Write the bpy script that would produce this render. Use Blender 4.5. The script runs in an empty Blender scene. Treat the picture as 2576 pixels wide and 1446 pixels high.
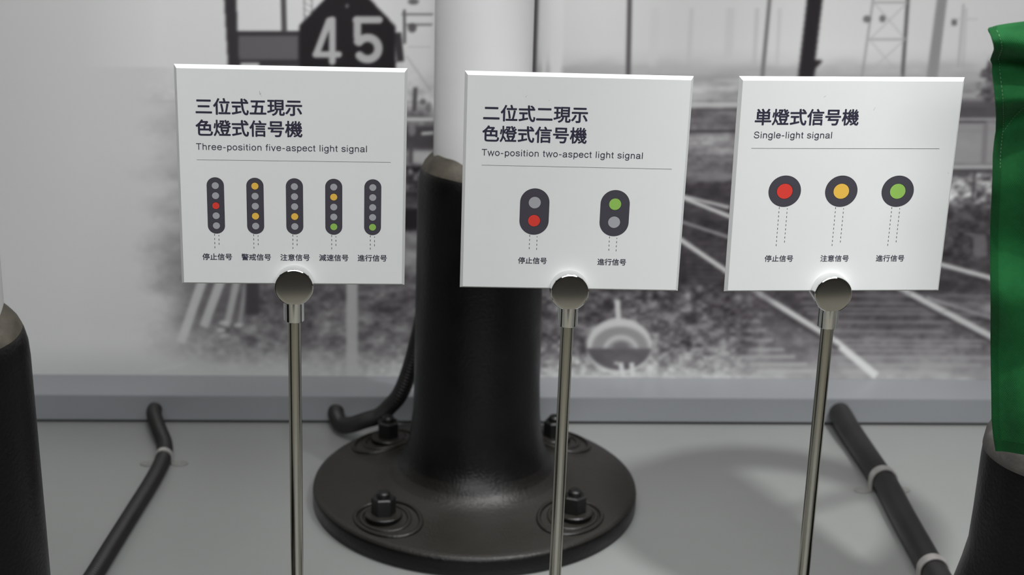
import bpy, bmesh, math, random
import numpy as np
from mathutils import Vector, Matrix

SC = bpy.context.scene
COL = SC.collection

# ------------------------------------------------------------------ camera
CAM_ROT = ((0.9984794837270493, -0.008536259202653995, -0.05445964427895277),
           (-0.0487381772292827, 0.3248699882033822, -0.9445020279729957),
           (0.025754818122673617, 0.945720161064339, 0.3239599763858316))
CAM_Z = 0.9606
FPX = 4000.0
cam_data = bpy.data.cameras.new('camera')
cam_data.sensor_width = 36.0
cam_data.lens = FPX / 2576.0 * 36.0
cam_data.clip_start = 0.02
cam_data.clip_end = 50
cam_data.dof.use_dof = True
cam_data.dof.focus_distance = 1.49
cam_data.dof.aperture_fstop = 6.2
cam_data.dof.aperture_blades = 9
cam = bpy.data.objects.new('camera', cam_data)
COL.objects.link(cam)
cam.matrix_world = Matrix.Translation((0, 0, CAM_Z)) @ Matrix(CAM_ROT).to_4x4()
SC.camera = cam

# ------------------------------------------------------------------ view, world, lights
SC.view_settings.view_transform = 'Standard'
SC.view_settings.look = 'None'
SC.view_settings.gamma = 1.0
SC.view_settings.use_curve_mapping = False
SC.view_settings.exposure = 0.0

world = bpy.data.worlds.new('hall_air')
SC.world = world
world.use_nodes = True
world.node_tree.nodes['Background'].inputs[0].default_value = (0.9, 0.95, 1.0, 1)
world.node_tree.nodes['Background'].inputs[1].default_value = 0.05


def area(name, loc, target, sx, sy, watts, color=(1, 1, 1)):
    d = bpy.data.lights.new(name, 'AREA')
    d.shape = 'RECTANGLE'
    d.size = sx
    d.size_y = sy
    d.energy = watts
    d.color = color
    o = bpy.data.objects.new(name, d)
    COL.objects.link(o)
    o.location = loc
    o.rotation_euler = (Vector(target) - Vector(loc)).to_track_quat('-Z', 'Y').to_euler()
    return o


def spot(name, loc, target, watts, deg, radius=0.05, blend=0.6, color=(1, 1, 1)):
    d = bpy.data.lights.new(name, 'SPOT')
    d.energy = watts
    d.spot_size = math.radians(deg)
    d.spot_blend = blend
    d.shadow_soft_size = radius
    d.color = color
    o = bpy.data.objects.new(name, d)
    COL.objects.link(o)
    o.location = loc
    o.rotation_euler = (Vector(target) - Vector(loc)).to_track_quat('-Z', 'Y').to_euler()
    return o


area('ceiling_panel_light', (0.4, 1.45, 2.6), (0.4, 1.5, 0.0), 2.6, 0.5, 25, (1, 1, 1))
area('hall_ceiling_light', (0.2, -1.3, 2.6), (0.2, 0.2, 0.0), 3.0, 2.4, 150, (0.98, 1, 1))
spot('track_spot_light', (0.0, 0.80, 2.4), (-0.32, 2.08, 0.32), 44, 85)
spot('track_spot_light', (0.906, 0.856, 2.45), (0.50, 1.85, 0.05), 190, 31, 0.026, 0.9)

# ------------------------------------------------------------------ helpers


def tag(o, label, cat=None, group=None, kind=None):
    if label:
        o['label'] = label
    if cat:
        o['category'] = cat
    if group:
        o['group'] = group
    if kind:
        o['kind'] = kind
    return o


def empty(name, label, cat, loc=(0, 0, 0), rot=None, group=None):
    o = bpy.data.objects.new(name, None)
    o.empty_display_size = 0.05
    COL.objects.link(o)
    if rot is None:
        o.location = loc
    else:
        o.matrix_world = Matrix.Translation(loc) @ rot.to_4x4()
    return tag(o, label, cat, group)


def link_mesh(name, me, mats=(), parent=None, smooth=None):
    for m in mats:
        me.materials.append(m)
    o = bpy.data.objects.new(name, me)
    COL.objects.link(o)
    if parent is not None:
        o.parent = parent
    if smooth is not None:
        me.polygons.foreach_set('use_smooth', [True] * len(me.polygons))
        me.set_sharp_from_angle(angle=math.radians(smooth))
    return o


def obj(name, bm, mats=(), parent=None, smooth=None):
    bmesh.ops.recalc_face_normals(bm, faces=bm.faces)
    me = bpy.data.meshes.new(name)
    bm.to_mesh(me)
    bm.free()
    return link_mesh(name, me, mats, parent, smooth)


def pydata(name, vs, fs, mats=(), parent=None, smooth=None, mi=None):
    me = bpy.data.meshes.new(name)
    me.from_pydata([tuple(v) for v in vs], [], fs)
    if mi is not None:
        me.polygons.foreach_set('material_index', mi)
    me.update()
    return link_mesh(name, me, mats, parent, smooth)


def add_box(bm, x0, x1, y0, y1, z0, z1, mi=0):
    v = [bm.verts.new(p) for p in ((x0, y0, z0), (x1, y0, z0), (x1, y1, z0), (x0, y1, z0),
                                   (x0, y0, z1), (x1, y0, z1), (x1, y1, z1), (x0, y1, z1))]
    for f in ((0, 3, 2, 1), (4, 5, 6, 7), (0, 1, 5, 4), (1, 2, 6, 5), (2, 3, 7, 6), (3, 0, 4, 7)):
        bm.faces.new([v[i] for i in f]).material_index = mi


def add_lathe(bm, prof, n=64, cx=0.0, cy=0.0, cap0=True, cap1=True, wob=None, mi=0):
    """profile of (radius, z) from bottom to top, turned about a vertical axis"""
    rings = []
    for r, z in prof:
        ring = []
        for i in range(n):
            a = 2 * math.pi * i / n
            dz = wob(a, r, z) if wob else 0.0
            ring.append(bm.verts.new((cx + r * math.cos(a), cy + r * math.sin(a), z + dz)))
        rings.append(ring)
    for a, b in zip(rings, rings[1:]):
        for i in range(n):
            j = (i + 1) % n
            bm.faces.new((a[i], a[j], b[j], b[i])).material_index = mi
    if cap0:
        bm.faces.new(rings[0][::-1]).material_index = mi
    if cap1:
        bm.faces.new(rings[-1]).material_index = mi


def spline(pts, n):
    """points of a Catmull-Rom curve through pts, evenly spaced, n of them"""
    P = [np.array(p, float) for p in pts]
    P = [2 * P[0] - P[1]] + P + [2 * P[-1] - P[-2]]
    out = []
    for i in range(1, len(P) - 2):
        for t in np.linspace(0, 1, 40, endpoint=False):
            a, b, c, d = P[i - 1:i + 3]
            out.append(0.5 * (2 * b + (c - a) * t + (2 * a - 5 * b + 4 * c - d) * t * t + (3 * b - a - 3 * c + d) * t ** 3))
    out.append(P[-2])
    out = np.array(out)
    s = np.concatenate([[0], np.cumsum(np.linalg.norm(np.diff(out, axis=0), axis=1))])
    q = np.linspace(0, s[-1], n)
    return np.stack([np.interp(q, s, out[:, k]) for k in range(out.shape[1])], 1), s[-1]


def tube_mesh(path, radii, seg=20):
    path = np.asarray(path)
    n = len(path)
    tan = np.gradient(path, axis=0)
    tan /= np.linalg.norm(tan, axis=1)[:, None]
    up = np.array([0, 0, 1.0])
    u = np.cross(tan[0], up)
    if np.linalg.norm(u) < 1e-3:
        u = np.array([1.0, 0, 0])
    u /= np.linalg.norm(u)
    vs, fs = [], []
    ang = np.arange(seg) * 2 * math.pi / seg
    for i in range(n):
        u = u - u.dot(tan[i]) * tan[i]
        u /= np.linalg.norm(u)
        w = np.cross(tan[i], u)
        vs.append(path[i] + radii[i] * (np.cos(ang)[:, None] * u + np.sin(ang)[:, None] * w))
    vs = np.concatenate(vs)
    for i in range(n - 1):
        for j in range(seg):
            k = (j + 1) % seg
            fs.append((i * seg + j, i * seg + k, (i + 1) * seg + k, (i + 1) * seg + j))
    fs.append(tuple(range(seg))[::-1])
    fs.append(tuple((n - 1) * seg + j for j in range(seg)))
    return vs, fs


# ------------------------------------------------------------------ materials


def mat(name, color, rough=0.5, metal=0.0, spec=0.5, var=0.0, vscale=8.0, bump=0.0, bscale=200.0, coat=0.0, rvar=0.0):
    m = bpy.data.materials.new(name)
    m.use_nodes = True
    nt = m.node_tree
    b = nt.nodes['Principled BSDF']
    b.inputs['Base Color'].default_value = (*color, 1)
    b.inputs['Roughness'].default_value = rough
    b.inputs['Metallic'].default_value = metal
    b.inputs['Specular IOR Level'].default_value = spec
    b.inputs['Coat Weight'].default_value = coat
    tc = nt.nodes.new('ShaderNodeTexCoord')
    if var or rvar:
        nz = nt.nodes.new('ShaderNodeTexNoise')
        nz.inputs['Scale'].default_value = vscale
        nz.inputs['Detail'].default_value = 6
        nz.inputs['Roughness'].default_value = 0.65
        nt.links.new(tc.outputs['Object'], nz.inputs['Vector'])
        if var:
            mr = nt.nodes.new('ShaderNodeMapRange')
            mr.inputs['From Min'].default_value = 0.3
            mr.inputs['From Max'].default_value = 0.7
            mr.inputs['To Min'].default_value = 1 - var
            mr.inputs['To Max'].default_value = 1 + var
            nt.links.new(nz.outputs['Fac'], mr.inputs['Value'])
            mx = nt.nodes.new('ShaderNodeVectorMath')
            mx.operation = 'SCALE'
            mx.inputs[0].default_value = color
            nt.links.new(mr.outputs['Result'], mx.inputs['Scale'])
            nt.links.new(mx.outputs['Vector'], b.inputs['Base Color'])
        if rvar:
            mr = nt.nodes.new('ShaderNodeMapRange')
            mr.inputs['From Min'].default_value = 0.3
            mr.inputs['From Max'].default_value = 0.7
            mr.inputs['To Min'].default_value = rough - rvar
            mr.inputs['To Max'].default_value = rough + rvar
            nt.links.new(nz.outputs['Fac'], mr.inputs['Value'])
            nt.links.new(mr.outputs['Result'], b.inputs['Roughness'])
    if bump:
        n2 = nt.nodes.new('ShaderNodeTexNoise')
        n2.inputs['Scale'].default_value = bscale
        n2.inputs['Detail'].default_value = 4
        nt.links.new(tc.outputs['Object'], n2.inputs['Vector'])
        bp = nt.nodes.new('ShaderNodeBump')
        bp.inputs['Strength'].default_value = bump
        bp.inputs['Distance'].default_value = 0.002
        nt.links.new(n2.outputs['Fac'], bp.inputs['Height'])
        nt.links.new(bp.outputs['Normal'], b.inputs['Normal'])
    return m


M_FLOOR = mat('painted_platform_floor', (0.245, 0.252, 0.245), 0.34, var=0.04, vscale=3, bump=0.06, bscale=900, rvar=0.05)
M_HALL = mat('hall_floor', (0.36, 0.345, 0.29), 0.6, var=0.1, vscale=2)
M_CARPET = mat('dark_hall_carpet', (0.022, 0.020, 0.017), 0.9, var=0.1, vscale=4)
M_WALL = mat('pale_wall', (0.5, 0.5, 0.49), 0.7, var=0.02)
M_DARKWALL = mat('dark_hall_wall', (0.045, 0.042, 0.036), 0.8, var=0.1)
M_CEIL = mat('ceiling_paint', (0.25, 0.25, 0.24), 0.9, var=0.02)
M_TRIM = mat('grey_skirting_paint', (0.25, 0.26, 0.275), 0.33, var=0.03, vscale=5, bump=0.03, bscale=300)
M_GAP = mat('skirting_gap_shade', (0.03, 0.03, 0.03), 0.8, var=0.1)  # near-black strip colour stands for the shade in the gap under the skirting
M_PLATE = mat('white_acrylic', (0.83, 0.845, 0.84), 0.38, spec=0.4, var=0.008, vscale=30)
M_INK = mat('navy_ink', (0.033, 0.030, 0.058), 0.5, spec=0.3, var=0.02)
M_BODY = mat('charcoal_ink', (0.066, 0.061, 0.078), 0.5, spec=0.3, var=0.03, vscale=60)
M_LINE = mat('black_ink', (0.028, 0.026, 0.036), 0.5, spec=0.3, var=0.02)
M_GREY = mat('grey_ink', (0.40, 0.40, 0.43), 0.5, spec=0.3, var=0.02)
M_RED = mat('red_ink', (0.74, 0.055, 0.040), 0.5, spec=0.3, var=0.02)
M_YEL = mat('yellow_ink', (0.86, 0.52, 0.085), 0.5, spec=0.3, var=0.02)
M_GRN = mat('green_ink', (0.30, 0.54, 0.11), 0.5, spec=0.3, var=0.02)
M_CHROME = mat('chrome', (0.80, 0.80, 0.79), 0.07, 1.0, var=0.01)
M_SATIN = mat('dark_chrome_face', (0.52, 0.51, 0.48), 0.11, 1.0, var=0.03, vscale=40)
M_STEEL = mat('polished_steel_tube', (0.50, 0.48, 0.42), 0.17, 1.0, var=0.02, vscale=20)
M_IRON = mat('black_cast_iron', (0.0030, 0.0029, 0.0028), 0.36, spec=0.3, var=0.35, vscale=14, bump=0.28, bscale=260, rvar=0.08)
nt_ = M_IRON.node_tree                      # brown dust on level faces; its mix also paints them lighter, as lit from above
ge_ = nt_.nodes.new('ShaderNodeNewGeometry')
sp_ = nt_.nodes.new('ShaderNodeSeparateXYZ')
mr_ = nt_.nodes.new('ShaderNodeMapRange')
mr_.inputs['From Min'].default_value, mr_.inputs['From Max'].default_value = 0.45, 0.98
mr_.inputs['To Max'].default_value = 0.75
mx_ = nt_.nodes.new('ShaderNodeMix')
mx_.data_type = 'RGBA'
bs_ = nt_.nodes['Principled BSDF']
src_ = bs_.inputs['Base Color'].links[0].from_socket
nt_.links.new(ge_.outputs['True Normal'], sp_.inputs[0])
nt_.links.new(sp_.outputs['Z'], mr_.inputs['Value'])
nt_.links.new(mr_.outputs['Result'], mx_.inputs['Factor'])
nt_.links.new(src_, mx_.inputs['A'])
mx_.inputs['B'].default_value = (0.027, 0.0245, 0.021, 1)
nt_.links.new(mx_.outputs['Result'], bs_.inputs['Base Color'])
M_BOLT = mat('black_painted_bolt', (0.006, 0.006, 0.0055), 0.4, var=0.2, vscale=60, bump=0.2, bscale=400)
M_POLE = mat('white_pole_paint', (0.74, 0.74, 0.74), 0.42, var=0.02, vscale=8, bump=0.04, bscale=120)
M_LIP = mat('pale_worn_lip', (0.11, 0.104, 0.096), 0.6, var=0.25, vscale=25, bump=0.2, bscale=200)
M_CAULK = mat('brown_sealant', (0.075, 0.065, 0.05), 0.7, var=0.4, vscale=40, bump=0.3, bscale=150)
M_HOSE = mat('black_flexible_conduit', (0.016, 0.0152, 0.0147), 0.45, var=0.15, vscale=30)
M_CLAMP = mat('zinc_clamp', (0.52, 0.50, 0.48), 0.28, 0.5, var=0.1, vscale=50)
M_EAR = mat('painted_clamp_ear', (0.215, 0.212, 0.203), 0.45, var=0.06, vscale=60)
M_WOOD = mat('flag_staff_wood', (0.30, 0.17, 0.08), 0.5, var=0.2, vscale=12)

# ------------------------------------------------------------------ the room
WALL_Y = 2.256
bm = bmesh.new()
add_box(bm, -3.2, 3.2, 0.86, 2.45, -0.04, 0.0, 0)          # display platform top
add_box(bm, -3.2, 3.2, 0.88, 2.45, -0.55, -0.04, 1)        # platform front
add_box(bm, -3.2, 3.2, -0.90, 2.45, -0.65, -0.55, 1)
add_box(bm, -3.2, 3.2, -4.6, -0.90, -0.65, -0.55, 2)        # hall floor
floor = obj('floor', bm, (M_FLOOR, M_HALL, M_CARPET))
tag(floor, 'light grey painted display platform floor', kind='structure')
for nm, b, m in (('wall_back', (-3.2, 3.2, WALL_Y, 2.45, 0.0, 2.7), M_WALL),
                 ('wall_left', (-3.3, -3.2, -4.6, 2.45, -0.65, 2.7), M_DARKWALL),
                 ('wall_right', (3.2, 3.3, -4.6, 2.45, -0.65, 2.7), M_DARKWALL),
                 ('wall_front', (-3.3, 3.3, -4.7, -4.6, -0.65, 2.7), M_DARKWALL),
                 ('ceiling', (-3.3, 3.3, -4.7, 2.45, 2.7, 2.8), M_CEIL)):
    bm = bmesh.new()
    add_box(bm, *b)
    tag(obj(nm, bm, (m,)), None, kind='structure')
bm = bmesh.new()
add_box(bm, -3.2, 3.2, 2.172, WALL_Y, 0.0045, 0.0436, 0)
bmesh.ops.bevel(bm, geom=[e for e in bm.edges], offset=0.0012, segments=2, affect='EDGES')
add_box(bm, -3.2, 3.2, 2.178, WALL_Y, 0.0, 0.006, 1)
tag(obj('baseboard_back', bm, (M_TRIM, M_GAP), smooth=40), None, kind='structure')

# ------------------------------------------------------------------ the printed mural
# The print's own layout units run left-right and top-down over the panel; the
# tones below are the greys of the printed railway photograph.
UX0, UY0, US = -200, -160, 2
UW, UH = 1500, 580
rng = np.random.RandomState(7)
GX, GY = np.meshgrid(UX0 + US * np.arange(UW), UY0 + US * np.arange(UH))


def vnoise(sx, sy, seed):
    r = np.random.RandomState(seed)
    nx, ny = int(UW * US / sx) + 3, int(UH * US / sy) + 3
    g = r.rand(ny, nx) - 0.5
    fx, fy = (GX - UX0) / sx, (GY - UY0) / sy
    ix, iy = fx.astype(int), fy.astype(int)
    tx, ty = fx - ix, fy - iy
    tx, ty = tx * tx * (3 - 2 * tx), ty * ty * (3 - 2 * ty)
    return (g[iy, ix] * (1 - tx) + g[iy, ix + 1] * tx) * (1 - ty) + (g[iy + 1, ix] * (1 - tx) + g[iy + 1, ix + 1] * tx) * ty


def fnoise(sx, sy, seed):
    return vnoise(sx, sy, seed) + 0.5 * vnoise(sx / 2, sy / 2, seed + 1) + 0.3 * vnoise(sx / 4, sy / 4, seed + 2)


def sstep(a, b, v):
    t = np.clip((v - a) / (b - a), 0, 1)
    return t * t * (3 - 2 * t)


def blur(a, s):
    k = np.exp(-0.5 * (np.arange(-int(3 * s) - 1, int(3 * s) + 2) / s) ** 2)
    k /= k.sum()
    h = len(k) // 2
    p = np.pad(a, ((0, 0), (h, h)), 'edge')
    a = sum(k[i] * p[:, i:i + a.shape[1]] for i in range(len(k)))
    p = np.pad(a, ((h, h), (0, 0)), 'edge')
    return sum(k[i] * p[i:i + a.shape[0]] for i in range(len(k)))


def mix(L, tone, a):
    L += (tone - L) * np.clip(a, 0, 1)


def seg(L, x0, y0, x1, y1, w0, tone, w1=None, soft=3, op=1.0, ends=False):
    w1 = w0 if w1 is None else w1
    dx, dy = x1 - x0, y1 - y0
    l2 = dx * dx + dy * dy
    t = ((GX - x0) * dx + (GY - y0) * dy) / l2
    tc = np.clip(t, 0, 1)
    d = np.hypot(GX - x0 - tc * dx, GY - y0 - tc * dy)
    w = (w0 + (w1 - w0) * tc) / 2
    a = sstep(soft, -soft, d - w)
    if not ends:
        e = soft / math.sqrt(l2)
        a = a * sstep(-e, e, t) * sstep(1 + e, 1 - e, t)
    mix(L, tone, a * op)


def poly(L, pts, tone, op=1.0, soft=1.2):
    ins = np.zeros(GX.shape, bool)
    n = len(pts)
    for i in range(n):
        (xa, ya), (xb, yb) = pts[i], pts[(i + 1) % n]
        if ya == yb:
            continue
        c = ((ya > GY) != (yb > GY)) & (GX < (xb - xa) * (GY - ya) / (yb - ya) + xa)
        ins ^= c
    mix(L, tone, blur(ins.astype(float), soft) * op)


def rect(L, x0, y0, x1, y1, tone, op=1.0, soft=3):
    a = sstep(x0 - soft, x0 + soft, GX) * sstep(x1 + soft, x1 - soft, GX) * sstep(y0 - soft, y0 + soft, GY) * sstep(y1 + soft, y1 - soft, GY)
    mix(L, tone, a * op)


def ell(L, cx, cy, rx, ry, tone, op=1.0, soft=0.06):
    d = np.hypot((GX - cx) / rx, (GY - cy) / ry)
    mix(L, tone, sstep(1 + soft, 1 - soft, d) * op)


def path(L, pts, w, tone, soft=3, op=1.0):
    for (xa, ya), (xb, yb) in zip(pts, pts[1:]):
        seg(L, xa, ya, xb, yb, w, tone, soft=soft, op=op, ends=True)


fine = fnoise(14, 10, 11)
mid = fnoise(46, 26, 21)
wide = fnoise(150, 16, 31)
# --- right-hand scene: sky, haze, sheds, yard
R_ = np.interp(GY, [-200, 0, 120, 165, 190, 235, 262, 275, 330, 345, 400, 432, 455, 500, 700, 800, 880, 940, 1000],
               [182, 184, 183, 172, 160, 153, 149, 110, 106, 125, 121, 106, 77, 67, 69, 85, 116, 148, 160]).astype(float)
R_ += np.interp(GX, [1300, 1500, 1700, 1850, 2050, 2300, 2600], [12, 8, 0, 4, 14, 12, 6]) * sstep(230, 150, GY)
rough = sstep(140, 330, GY)
R_ += wide * 34 * sstep(150, 190, GY) * sstep(440, 400, GY) + fine * 20 * rough * sstep(940, 860, GY) + mid * 22 * rough
# faint distance over the horizon
for x, w, t in ((1740, 10, 172), (1905, 8, 168), (1838, 22, 178), (1650, 22, 182), (2430, 5, 165), (1962, 6, 172)):
    seg(R_, x, 20, x - 8, 170, w, t, soft=6, op=0.8)
rect(R_, 1560, 140, 2620, 330, 158, 0.0)
for i in range(26):
    cx = 1380 + i * 46 + rng.rand() * 20
    ell(R_, cx, 175 + rng.rand() * 12, 26 + rng.rand() * 30, 14 + rng.rand() * 16, 160, 0.45, 0.5)
seg(R_, 1345, 256, 2600, 250, 5, 112, op=0.5)
seg(R_, 1345, 265, 2480, 262, 10, 166)
seg(R_, 1345, 331, 2480, 329, 6, 66)
seg(R_, 1345, 277, 2480, 275, 5, 72, op=0.7)
# thin ballast shoulder and dark trackbed
for i in range(60):
    ell(R_, 1340 + rng.rand() * 520, 436 + rng.rand() * 22, 8 + rng.rand() * 16, 4 + rng.rand() * 5, 122, 0.5, 0.5)
# sleepers
slp = [(1730, 1880, 735), (1735, 1890, 752), (1738, 1895, 770), (1745, 1895, 790), (1760, 1912, 809), (1780, 1925, 832),
       (1800, 1945, 856), (1840, 1972, 880), (1860, 2000, 898), (1885, 2030, 917), (1905, 2060, 934)]
for x0, x1, y in slp:
    seg(R_, x0, y, x1, y - 1, 8, 138 + (y - 730) * 0.12, soft=4, op=0.85)
for i, y in enumerate((742, 762, 776, 788, 809, 832, 856, 868, 880, 898, 917, 936)):
    seg(R_, 2000 + (y - 740) * 0.6, y, 2560 - i % 3 * 90, y + 2, 7, 112 + (y - 740) * 0.22, soft=4, op=0.75)
for i in range(14):
    y = 560 + i * 12
    seg(R_, 1715 + i * 2, y + 50, 1835, y + 56, 5, 92, soft=4, op=0.5)
# rails
seg(R_, 1660, 478, 1835, 522, 6, 168, 8, soft=3)
seg(R_, 1660, 474, 1850, 550, 7, 182, 9, soft=3)
seg(R_, 1640, 533, 1850, 602, 6, 140, 7, soft=3)
path(R_, [(1600, 530), (1714, 604), (1825, 680), (1895, 729)], 11, 176)
seg(R_, 1895, 729, 2097, 856, 14, 180, 17, soft=4)
seg(R_, 2097, 856, 2205, 946, 17, 190, 20, soft=4)
seg(R_, 1912, 752, 2110, 876, 9, 62, 12, soft=5, op=0.6)
seg(R_, 2180, 676, 2290, 738, 12, 160, 14, soft=4)
seg(R_, 2290, 738, 2600, 903, 14, 172, 17, soft=4)
seg(R_, 2290, 752, 2560, 895, 8, 64, 10, soft=4, op=0.6)
seg(R_, 2330, 748, 2600, 832, 8, 138, 9, soft=3)
# right edge: hedge, wall, foliage
rect(R_, 2362, 308, 2600, 412, 146, 0.9)
rect(R_, 2362, 254, 2600, 297, 88, 0.85, 6)
for cx, cy, rx, ry in ((2510, 205, 34, 40), (2488, 235, 22, 20), (2530, 180, 26, 30)):
    mix(R_, 98 + 40 * fine, sstep(1.5, 0.55, np.hypot((GX - cx) / rx, (GY - cy) / ry) + 0.9 * fine + 0.5 * mid) * 0.85)
seg(R_, 2362, 300, 2600, 300, 6, 150)
seg(R_, 2362, 307, 2482, 307, 5, 84)
seg(R_, 2480, 310, 2474, 415, 12, 122, op=0.8)
seg(R_, 2362, 420, 2600, 420, 10, 160)
seg(R_, 2362, 429, 2600, 429, 6, 78)
mix(R_, 132 + 90 * fine + 60 * mid, sstep(434, 440, GY) * sstep(545, 500, GY) * sstep(2345, 2375, GX))
mix(R_, 76 + 40 * fine + 30 * mid, sstep(505, 545, GY) * sstep(668, 640, GY) * sstep(2330, 2370, GX))
seg(R_, 2452, 432, 2446, 500, 7, 80, op=0.8)
rect(R_, 2448, 596, 2482, 644, 112, 0.8)
rect(R_, 2484, 590, 2494, 644, 60, 0.8)
seg(R_, 2425, 588, 2480, 594, 6, 120, op=0.7)
seg(R_, 2350, 660, 2600, 728, 10, 176, 12, soft=4)
for i in range(40):
    seg(R_, 2350 + rng.rand() * 140, 735 + rng.rand() * 60, 2420 + rng.rand() * 120, 740 + rng.rand() * 60, 4, 120, soft=4, op=0.3)
ell(R_, 2500, 775, 30, 12, 150, 0.7, 0.5)
# poles and the lattice tower
seg(R_, 1352, -160, 1341, 196, 15, 88, soft=3)
seg(R_, 1372, -160, 1368, 196, 10, 214, soft=5, op=0.7)
seg(R_, 1400, -160, 1398, 196, 30, 208, soft=8, op=0.8)
seg(R_, 1587, -160, 1580, 205, 12, 96, soft=3)
seg(R_, 1951, -160, 1917, 200, 9, 120, 10, soft=3)
poly(R_, [(2045, -160), (2088, -160), (2051, 150), (2071, 153), (2052, 172), (2046, 200), (2007, 200), (2030, 0)], 46)
seg(R_, 2205, -60, 2168, 196, 4, 140)
seg(R_, 2288, -60, 2270, 196, 9, 104)
for y in (-60, 6, 99):
    seg(R_, 2199 - y * 0.13, y, 2284 - y * 0.06, y, 4, 150)
for xa, ya, xb, yb in ((2198, 6, 2278, 99), (2283, 6, 2188, 99), (2186, 99, 2272, 196), (2277, 99, 2170, 196)):
    seg(R_, xa, ya, xb, yb, 3, 166, op=0.8)
ell(R_, 2181, 48, 10, 9, 112, 0.9, 0.3)
ell(R_, 2220, 47, 8, 9, 112, 0.9, 0.3)
seg(R_, 2390, -160, 2344, 200, 24, 142, 28, soft=3)
seg(R_, 2424, 10, 2410, 170, 5, 160)
rect(R_, 2394, 48, 2407, 64, 112)
seg(R_, 2395, 48, 2460, 48, 3, 176)
# signal foot, lamp and ballast at the lower middle
mb = sstep(700, 740, GY) * sstep(1930, 1760, GX + (GY - 760) * 0.25 - 60)
mix(R_, np.interp(GY, [700, 800, 880, 920, 950], [92, 100, 122, 150, 164]) + fine * 60 + mid * 42, mb)
mix(R_, 168 + 20 * fine, sstep(925, 950, GY) * sstep(1960, 1800, GX))
seg(R_, 1553, 755, 1556, 806, 13, 178, soft=2)
ell(R_, 1558, 870, 82, 70, 180)
ell(R_, 1560, 876, 72, 55, 140, 1, 0.1)
ell(R_, 1562, 884, 46, 42, 168, 1, 0.08)
ell(R_, 1562, 886, 36, 32, 140, 1, 0.12)
ell(R_, 1562, 872, 20, 12, 108, 0.8, 0.3)
low = R_.copy()
ell(low, 1558, 872, 80, 58, 94, 1, 0.08)
low2 = sstep(872, 880, GY) * sstep(1.06, 0.94, np.hypot((GX - 1558) / 82, (GY - 868) / 62))
mix(R_, 98 + 14 * mid, low2)
seg(R_, 1561, 912, 1568, 948, 12, 184, soft=2)
seg(R_, 1545, 912, 1562, 916, 6, 176, soft=3)
seg(R_, 1589, 912, 1592, 948, 12, 184, soft=2)

# --- left-hand scene
L_ = np.interp(GY, [-200, 0, 130, 190, 260, 300, 360, 420, 520, 600, 700, 760, 830, 890, 945, 1000],
               [206, 206, 203, 196, 176, 120, 118, 140, 126, 122, 112, 112, 118, 140, 168, 172]).astype(float)
rl = sstep(150, 300, GY)
L_ += fine * 34 * rl + mid * 40 * rl * sstep(950, 860, GY)
seg(L_, 300, 255, 1060, 257, 5, 150, op=0.8)
seg(L_, 330, 325, 560, 325, 56, 138, soft=12, op=0.8)
# lattice, window frame and box beside the number board
seg(L_, 762, -160, 766, 50, 3, 120)
seg(L_, 784, -160, 785, 50, 3, 124)
for k in range(8):
    seg(L_, 762, -60 + k * 16, 785, -46 + k * 16, 3, 134, op=0.8)
rect(L_, 592, 78, 756, 168, 66)
rect(L_, 598, 90, 750, 150, 106, 1, 3)
poly(L_, [(560, -160), (590, -160), (595, 0), (601, 170), (574, 170), (564, 0)], 62)
seg(L_, 709, -160, 715, 80, 14, 92)
rect(L_, 605, 158, 652, 176, 196, 0.9)
# the 45 board
seg(L_, 1000, 82, 1008, 155, 18, 64)
seg(L_, 1017, 24, 1018, 110, 6, 78)
for xa, xb, y, w, t in ((1010, 1090, 36, 5, 110), (1022, 1088, 62, 5, 112), (1025, 1085, 118, 3, 170)):
    seg(L_, xa, y, xb, y, w, t)
ell(L_, 1037, 70, 11, 12, 92, 0.9, 0.3)
ell(L_, 1040, 4, 14, 8, 90, 0.8, 0.4)
poly(L_, [(838, -26), (907, -26), (929, -4), (995, 66), (997, 240), (940, 290), (810, 290), (753, 230), (754, 64), (818, -4)], 37)
ell(L_, 873, 15, 4, 5, 140, 0.8, 0.4)
rect(L_, 996, 158, 1014, 176, 190, 0.9)
path(L_, [(836, 50), (836, 155)], 17, 166, soft=1.5)
path(L_, [(828, 52), (797, 133)], 17, 166, soft=1.5)
path(L_, [(794, 137), (852, 137)], 16, 166, soft=1.5)
path(L_, [(899, 50), (899, 92)], 19, 166, soft=1.5)
path(L_, [(896, 50), (954, 50)], 18, 166, soft=1.5)
path(L_, [(900, 104)] + [(925 + 27 * math.cos(t), 122 + 27 * math.sin(t)) for t in np.linspace(-2.5, 2.45, 22)], 20, 166, soft=1.5)
# yard equipment between the board and the mast
seg(L_, 1022, 140, 1085, 230, 3, 150, op=0.8)
seg(L_, 1045, 220, 1042, 280, 10, 92)
ell(L_, 1064, 256, 8, 8, 110, 0.9, 0.3)
ell(L_, 1078, 270, 8, 14, 112, 0.7, 0.4)
seg(L_, 1020, 300, 1092, 300, 8, 192)
rect(L_, 1018, 318, 1100, 374, 80, 0.9, 6)
seg(L_, 1060, 336, 1092, 334, 7, 190)
ell(L_, 1036, 328, 10, 14, 150, 0.7, 0.4)
rect(L_, 1038, 380, 1100, 410, 172, 0.9, 5)
seg(L_, 1034, 360, 1034, 410, 8, 92)
mix(L_, 88 + 110 * fine, sstep(412, 425, GY) * sstep(500, 485, GY) * sstep(1010, 1030, GX))
seg(L_, 1012, 515, 1060, 516, 6, 104)
rect(L_, 1000, 522, 1070, 580, 40, 0.95, 8)
rect(L_, 1000, 486, 1070, 514, 62, 0.7, 6)
mix(L_, 140 + 40 * mid, sstep(584, 600, GY) * sstep(700, 640, GY) * sstep(980, 1030, GX))
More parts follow.
